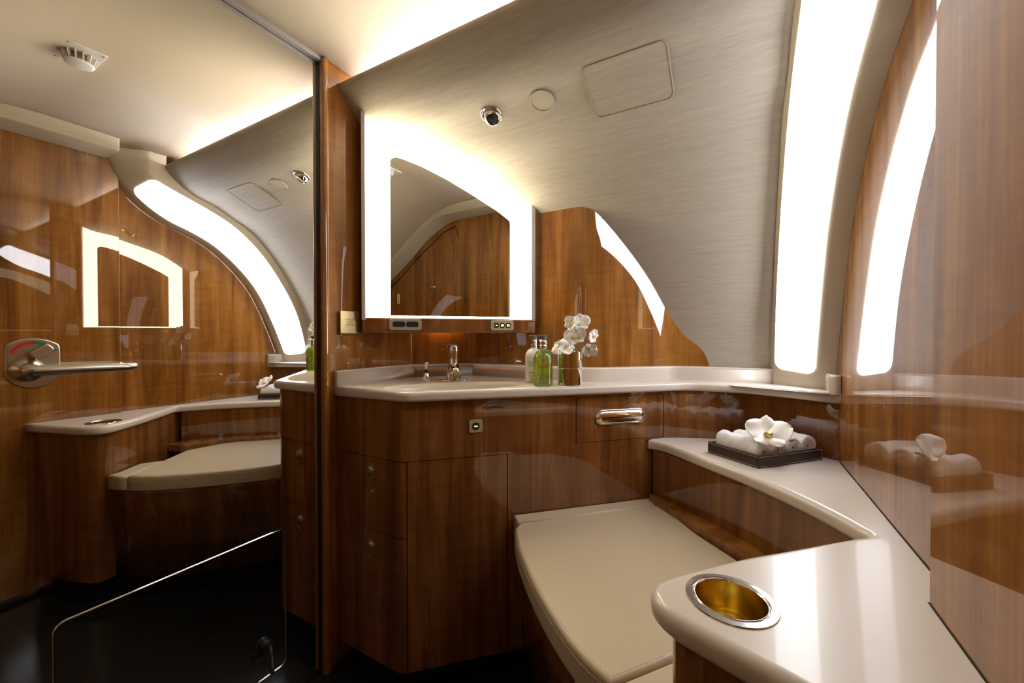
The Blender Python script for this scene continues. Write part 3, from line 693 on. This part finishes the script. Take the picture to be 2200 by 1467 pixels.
# flap follows the curved wall: rows across the depth
rows = []
ys = sorted(set([round(p[1], 5) for p in op]))
for y in ys:
    xs_ = [p[0] for p in op if abs(p[1] - y) < 2e-5]; a, b_ = min(xs_), max(xs_)
    if len(xs_) == 1: continue
    rows.append([surf(a + (b_ - a) * k / 6, y, .0006) for k in range(7)])
G().grid(rows).build('flap', 'textile', ap, smooth=True)
op2 = rrect(0.1855, 0.1275, 0.0155, 6, -0.221, 0.942)
G().tube([surf(x, y, .0001) for x, y in op2], 0.0016, 6, True).build('seam', 'engrave', ap, smooth=True)
# ceiling vent / detector
cv = thing('ceiling_vent', (-0.456, 0.372, E + .758), 'square white smoke detector with a round finned dome on the ceiling', 'detector')
vf = frame((-0.456, 0.372, E + .7595), (1, 0, 0), (0, -1, 0))
G().mprism(rrect(0.118, 0.080, 0.002), vf, 0, 0.004).build('plate', 'white', cv, bevel=0.001, seg=2)
g = G(); g.lathe([(0.030, .024), (0.029, .0265), (0.024, .029), (0.0, .030)], vf, 32, cap=False); g.build('dome', 'white', cv, smooth=True)
g = G(); g.lathe([(0.023, .004), (0.023, .024)], vf, 24, cap=False); g.build('core', 'bronze', cv, smooth=True)
for k in range(14):
    fm = vf @ Matrix.Rotation(2 * math.pi * k / 14, 4, 'Z')
    g = G(); g.add([fm @ Vector(p) for p in ((.024, -.0008, .004), (.037, -.0008, .004), (.0295, -.0008, .026), (.024, -.0008, .026), (.024, .0008, .004), (.037, .0008, .004), (.0295, .0008, .026), (.024, .0008, .026))],
          [(0, 1, 2, 3), (7, 6, 5, 4), (0, 4, 5, 1), (1, 5, 6, 2), (2, 6, 7, 3), (3, 7, 4, 0)]); g.build('fin', 'white', cv)
for u in (-.052, .052):
    for v in (-.033, .033): G().lathe([(0.003, .004), (0.003, .005), (0, .0052)], vf @ Matrix.Translation((u, v, 0)), 12, cap=False).build('screw', 'steel', cv)
# coat hook on the closet leaf
ck = thing('coat_hook', (0.202, 0.094, E + .30), 'tiny chrome coat hook seen only in the vanity mirror', 'hook')
g = G(); g.lathe([(0.009, 0), (0.009, .003), (0.005, .005), (0.004, .02), (0.007, .024), (0.0, .026)], frame((0.2015, 0.094, E + .315), (0, -1, 0), (0, 0, 1)), 18, cap=False); g.build('knob', 'chrome', ck, smooth=True)

# ------------------------------------------------------------------ bottles
def bottle(x, y, name, label, kind, tint):
    t = thing(name, (x, y, CZ), label, 'bottle'); B = Matrix.Translation((x, y, CZ)) @ Matrix.Rotation(R(29), 4, 'Z')
    r = 0.0272
    pr = [(r - .003, 0), (r, .003), (r, .078), (r - .0022, .088), (r - .008, .0975), (r - .0165, .1025), (0.0105, .105), (0.0105, .108)]
    if kind == 'gel':
        g = G(); g.lathe(pr, B, 40); g.build('bottle_body', 'glass', t, smooth=True)
        g = G(); g.lathe([(r - .0045, .003), (r - .002, .005), (r - .002, .077), (r - .0042, .087), (r - .0085, .0935), (0.0, .094)], B, 36, cap=False); gl = g.build('gel_fill', 'gel', t, smooth=True)
        g = G(); g.tube([B @ Vector((0, 0, .10)), B @ Vector((0, 0, .06)), B @ Vector((-.002, -.002, .03)), B @ Vector((-.008, -.005, .008))], .0022, 8); g.build('dip_tube', 'white', t, smooth=True)
    else:
        g = G(); g.lathe(pr, B, 40); g.build('bottle_body', 'lotion', t, smooth=True)
    g = G(); g.lathe([(0.0108, .106), (0.0108, .114), (0.0098, .115), (0.0098, .117), (0.0108, .118), (0.0108, .1305)], B, 28); g.build('collar', 'chrome', t, smooth=True); smoothsplit(t.children[-1])
    g = G(); g.lathe([(0.0095, .1305), (0.0100, .141), (0.0092, .1425)], B, 28); g.build('pump_cap', 'cap_grey', t, smooth=True); smoothsplit(t.children[-1])
    g = G(); g.mprism(rrect(0.022, 0.008, .003), B @ Matrix.Translation((-.003, -.003, 0)), .1395, .1435); g.build('nozzle', 'cap_grey', t, bevel=.001, seg=2)
    rp = r + .0004
    def wrap(z0):
        def f(co):
            a = co.x / rp - math.pi / 2 - 0.02
            return B @ Vector((rp * math.cos(a), rp * math.sin(a), z0 + co.y))
        return f
    dot, t1, t2, bar, t3 = tint
    def patch(name_, w, h, z, mat, n=14, ell=False):
        if ell:
            V = [wrap(z)(Vector((w / 2 * math.cos(2 * math.pi * k / 20), h / 2 * math.sin(2 * math.pi * k / 20), 0))) for k in range(20)]
            mk(name_, V, [tuple(range(20))], mat, t, recalc=False)
        else:
            rows = [[wrap(z)(Vector((-w / 2 + w * k / n, hh, 0))) for k in range(n + 1)] for hh in (-h / 2, h / 2)]
            G().grid(rows).build(name_, mat, t)
    patch('emblem', .0085, .0085, .0735, dot, ell=True)
    text('lettering', 'MOLTON', .0095, None, t1, t, wrap=wrap(.0605)); text('lettering', 'BROWN', .0095, None, t1, t, wrap=wrap(.0525))
    patch('colour_bar', .034, .0022, .0310, bar)
    for z in (.0235, .0195, .012, .0085): patch('fine_print', .026 if z > .015 else .02, .0011, z, t3)
    return t
bottle(-0.539, 1.098, 'lotion_bottle', 'white lotion bottle with green lettering and grey pump, behind the green one', 'lotion', ('ink_green', 'ink_green', 'ink_green', 'ink_red', 'ink_green'))
bottle(-0.478, 1.034, 'shower_gel_bottle', 'clear bottle of bright green gel with red lettering, beside the vase', 'gel', ('ink_red', 'ink_red', 'ink_red', 'ink_red', 'cap_grey'))

# ------------------------------------------------------------------ vase and orchids
VX, VY = -0.418, 1.087
vs = thing('flower_vase', (VX, VY, CZ), 'polished metal cylinder vase holding white orchids', 'vase')
VM = Matrix.Translation((VX, VY, CZ))
g = G(); g.lathe([(0.0345, 0), (0.0362, .0015), (0.0362, .048), (0.0357, .0486), (0.0362, .0492), (0.0362, .0945), (0.0350, .0952), (0.0342, .0945), (0.0342, .006), (0.0, .005)], VM, 56, cap=False); g.build('cylinder', 'chrome', vs, smooth=True); smoothsplit(vs.children[-1], 15)
g = G(); g.lathe([(0.0345, 0), (0.0, .0001)], VM, 40, cap=False); g.build('foot', 'black', vs)
def petal(name, parent, mat4, ln, wd, cupd, mat='petal', tip=0.55, ruffle=0.0, seed=0):
    rnd = random.Random(seed); nu, nv = 12, 9; rows = []
    ph = rnd.random() * 6
    for i in range(nu):
        t = i / (nu - 1); w = wd * (max(0.0, math.sin(math.pi * (0.03 + 0.965 * t ** 0.72))) ** 0.5) + .0004
        row = []
        for j in range(nv):
            s_ = 2 * j / (nv - 1) - 1
            z = cupd * (t - t * t * 0.35) * ln - cupd * 0.6 * w * (s_ * s_) * (1 if cupd > 0 else -1) + ruffle * math.sin(5 * t + 3 * s_ + ph) * ln * 0.12
            row.append(mat4 @ Vector((s_ * w, t * ln, z)))
        rows.append(row)
    o = G().grid(rows).build(name, mat, parent, smooth=True)
    md = o.modifiers.new('thick', 'SOLIDIFY'); md.thickness = 0.0006; md.offset = 0
    return o
def blossom(parent, pos, facing, roll, size, seed, lipmat='lip_pale', name='blossom', cup=0.12):
    """five white petals round a yellow lip; facing = outward direction"""
    w = Vector(facing).normalized(); u = Vector((0, 0, 1)).cross(w)
    if u.length < .1: u = Vector((1, 0, 0))
    u.normalize(); v = w.cross(u)
    B = Matrix(((u.x, v.x, w.x, pos[0]), (u.y, v.y, w.y, pos[1]), (u.z, v.z, w.z, pos[2]), (0, 0, 0, 1))) @ Matrix.Rotation(R(roll), 4, 'Z')
    g = G(); g.lathe([(0.0, -.002), (.0022 * size / .02, .0), (.0026 * size / .02, .003), (.0012 * size / .02, .007), (0, .008)], B, 10, cap=False)
    root = g.build(name, 'lip_pale', parent, smooth=True)
    for k, (ang, ln, wd, cu) in enumerate(((0, 1.0, .50, .10), (72, 1.08, .74, .16), (-72, 1.08, .74, .16), (142, .95, .46, .08), (-142, .95, .46, .08))):
        pm = B @ Matrix.Rotation(R(ang), 4, 'Z') @ Matrix.Translation((0, .001, .001 if k in (1, 2) else 0)) @ Matrix.Rotation(R(8), 4, 'X')
        petal('petal', root, pm, size * ln, size * wd * .92, cu + cup * .5, ruffle=.5, seed=seed * 7 + k)
    for sgn in (-1, 1):
        petal('lip_lobe', root, B @ Matrix.Rotation(R(180 + 38 * sgn), 4, 'Z') @ Matrix.Translation((0, .0005, .002)) @ Matrix.Rotation(R(52), 4, 'X'), size * .36, size * .15, .25, lipmat, seed=seed + 50)
    petal('lip_tongue', root, B @ Matrix.Rotation(R(180), 4, 'Z') @ Matrix.Translation((0, 0, .002)) @ Matrix.Rotation(R(30), 4, 'X'), size * .46, size * .12, .2, 'lip', seed=seed + 51)
    return root
orc = thing('orchid_spray', (VX, VY, CZ + .02), 'spray of white orchid blossoms rising from the metal vase', 'flowers')
view = Vector((0.36, -0.93, 0.05))
stem = [(VX, VY, CZ + .03), (VX + .006, VY - .002, CZ + .085), (VX + .022, VY + .004, CZ + .115), (VX + .030, VY + .008, CZ + .145), (VX + .034, VY + .010, CZ + .175)]
g = G(); g.tube(cr(stem, 4), .0016, 8); g.build('stem', 'stem', orc, smooth=True)
g = G(); g.tube(cr([(VX, VY, CZ + .05), (VX + .022, VY - .018, CZ + .096), (VX + .044, VY - .002, CZ + .108), (VX + .055, VY + .006, CZ + .100)], 4), .0013, 8); g.build('stem', 'stem', orc, smooth=True)
blossom(orc, (-0.388, 1.094, E + .040), (0.30, -0.90, 0.25), 10, .0265, 1)
blossom(orc, (-0.413, 1.083, E + .038), (-0.35, -0.90, 0.10), -35, .0225, 2)
blossom(orc, (-0.399, 1.083, E + .003), (0.10, -0.95, 0.15), 15, .0305, 3, 'lip')
blossom(orc, (-0.437, 1.067, E - .032), (-0.15, -0.85, 0.55), 60, .0260, 4)
blossom(orc, (-0.418, 1.060, E - .030), (0.30, -0.85, 0.50), 120, .0240, 5)
blossom(orc, (-0.364, 1.100, E - .035), (0.45, -0.75, -0.45), 170, .0225, 6)
blossom(orc, (-0.358, 1.112, E + .002), (0.85, -0.45, -0.1), 60, .0190, 7)

# ------------------------------------------------------------------ towel tray
U = Vector((-0.113, 0.088, 0)).normalized(); Wd = Vector((0.149, 0.165, 0)).normalized()   # short side, long side
P0 = Vector((0.049, 1.094, BZ))                                                        # front corner
sh, lg_ = 0.142, 0.215
TM = Matrix(((Wd.x, U.x, 0, P0.x), (Wd.y, U.y, 0, P0.y), (0, 0, 1, P0.z), (0, 0, 0, 1)))
tray = thing('towel_tray', P0 + Wd * lg_ / 2 + U * sh / 2, 'dark brown leather tray with pale stitching on the bench counter', 'tray')
def tbox(g, a, b_):
    g2 = G().box(a, b_); return g.add([TM @ v for v in g2.v], g2.f)
H = 0.030; T = 0.006
tbox(G(), (T * .5, T * .5, 0.0005), (lg_ - T * .5, sh - T * .5, .005)).build('base', 'leather_dark', tray)
for a, b_ in (((0, 0, 0), (lg_, T, H)), ((0, sh - T, 0), (lg_, sh, H)), ((0, T, 0), (T, sh - T, H)), ((lg_ - T, T, 0), (lg_, sh - T, H))):
    tbox(G(), a, b_).build('side', 'leather_dark', tray, bevel=.0012, seg=2)
g = G()
for z in (.0035, .0262):
    for k in range(int(lg_ / .004)): 
        x = .002 + k * .004
        g.tube([TM @ Vector((x, -.0002, z)), TM @ Vector((x + .0027, -.0002, z))], .00045, 4)
    for k in range(int(sh / .004)):
        y = .002 + k * .004
        g.tube([TM @ Vector((-.0002, y, z)), TM @ Vector((-.0002, y + .0027, z))], .00045, 4)
for k in range(6): 
    z = .005 + k * .0037; g.tube([TM @ Vector((lg_ - .003, -.0002, z)), TM @ Vector((lg_ - .003, -.0002, z + .0025))], .00045, 4)
tag(g.build('stitching', 'stitch', tray), kind='stuff')
def towel(xc, r, label, seed, squash=1.06):
    rnd = random.Random(seed); y0, y1 = T + .004 + rnd.random() * .004, sh - T - .004 - rnd.random() * .006
    t = thing('rolled_towel', TM @ Vector((xc, (y0 + y1) / 2, .0055)), label, 'towel', 'rolled towels in the leather tray')
    nseg, nl = 40, 26; rows = []
    ph = [rnd.random() * 6 for _ in range(6)]
    def rad(a, s_):
        lip = .045 if 0.0 < (a - 1.1 - seed) % (2 * math.pi) < 2.2 else 0
        return r * (1 + lip + .03 * math.sin(3 * a + ph[0] + 4 * s_) + .03 * math.sin(9 * s_ + ph[1] + 2 * a) + .018 * math.sin(17 * s_ + 5 * a + ph[2]) + .014 * math.sin(31 * s_ - 3 * a + ph[3]))
    ends = [(.55, -.0), (.82, .0), (.95, .0015), (1.0, .004)]
    def ring_(y, k, s_): return [TM @ Vector((xc + rad(a, s_) * k * math.cos(a), y, .0055 + r * squash + rad(a, s_) * k * squash * math.sin(a))) for a in [2 * math.pi * q / nseg for q in range(nseg)]]
    for k, d in ends: rows.append(ring_(y0 + d + .002 * math.sin(5 * k), k, 0))
    for i in range(1, nl): rows.append(ring_(y0 + .004 + (y1 - y0 - .008) * i / nl, 1, i / nl))
    for k, d in ends[::-1]: rows.append(ring_(y1 - d, k, 1))
    o = G().grid(rows, True); body = o.build('roll', 'terry', t, smooth=True)
    for yy, s_ in ((y0 + .001, 1), (y1 - .001, -1)):             # the spiral of cloth in each end
        g = G(); path = []
        for k in range(64):
            a = k / 63 * 5.2 * math.pi + seed; rr_ = r * (.10 + .58 * k / 63)
            path.append(TM @ Vector((xc + rr_ * math.cos(a), yy + (.0035 * (1 - k / 63)) * s_, .0055 + r * squash + rr_ * squash * math.sin(a))))
        g.tube(path, .0033, 7); g.build('spiral_end', 'terry', t, smooth=True)
    return t
towel(.0335, .0268, 'rolled white towel nearest the viewer, in the front corner of the tray', 1)
towel(.0830, .0262, 'second rolled white towel from the front of the tray, under the orchid', 2)
towel(.1315, .0258, 'third rolled white towel from the front of the tray', 3)
towel(.1800, .0266, 'rolled white towel at the far end of the tray by the right wall', 4)
ofl = thing('orchid_bloom', (0.070, 1.150, BZ + .055), 'single white orchid bloom lying on the rolled towels', 'flower')
blossom(ofl, (0.070, 1.146, BZ + .072), (0.10, -0.62, 0.72), -4, .0475, 21, 'lip', 'bloom', cup=.3)
g = G(); g.tube(cr([(0.095, 1.135, BZ + .064), (0.108, 1.140, BZ + .0625), (0.121, 1.150, BZ + .0645)], 5), [.0008] + [.0026] * 9 + [.0016], 8); g.build('stalk', 'stem', ofl, smooth=True)
# latch on the closet leaf, seen in the vanity mirror
lt = thing('closet_latch', (0.202, -0.215, E + .24), 'slim oval chrome latch on the closet door reflected in the vanity mirror', 'latch')
LF = frame((0.202, -0.215, E + .255), (0, -1, 0), (0, 0, 1))
rows = [[LF @ Vector((*p, z)) for p in stad(w, h)] for w, h, z in ((.020, .070, .0), (.020, .070, .003), (.014, .064, .003), (.014, .064, .0015))] if False else [[LF @ Vector((p[1], p[0], z)) for p in stad(w, h)] for w, h, z in ((.070, .020, .0), (.070, .020, .003), (.060, .011, .003), (.060, .011, .0015))]
g = G(); g.grid(rows, True); g.build('ring', 'white', lt, smooth=True)
G().mprism([(p[1], p[0]) for p in stad(.060, .011)][::-1], LF, 0, .0015).build('recess', 'bronze', lt)
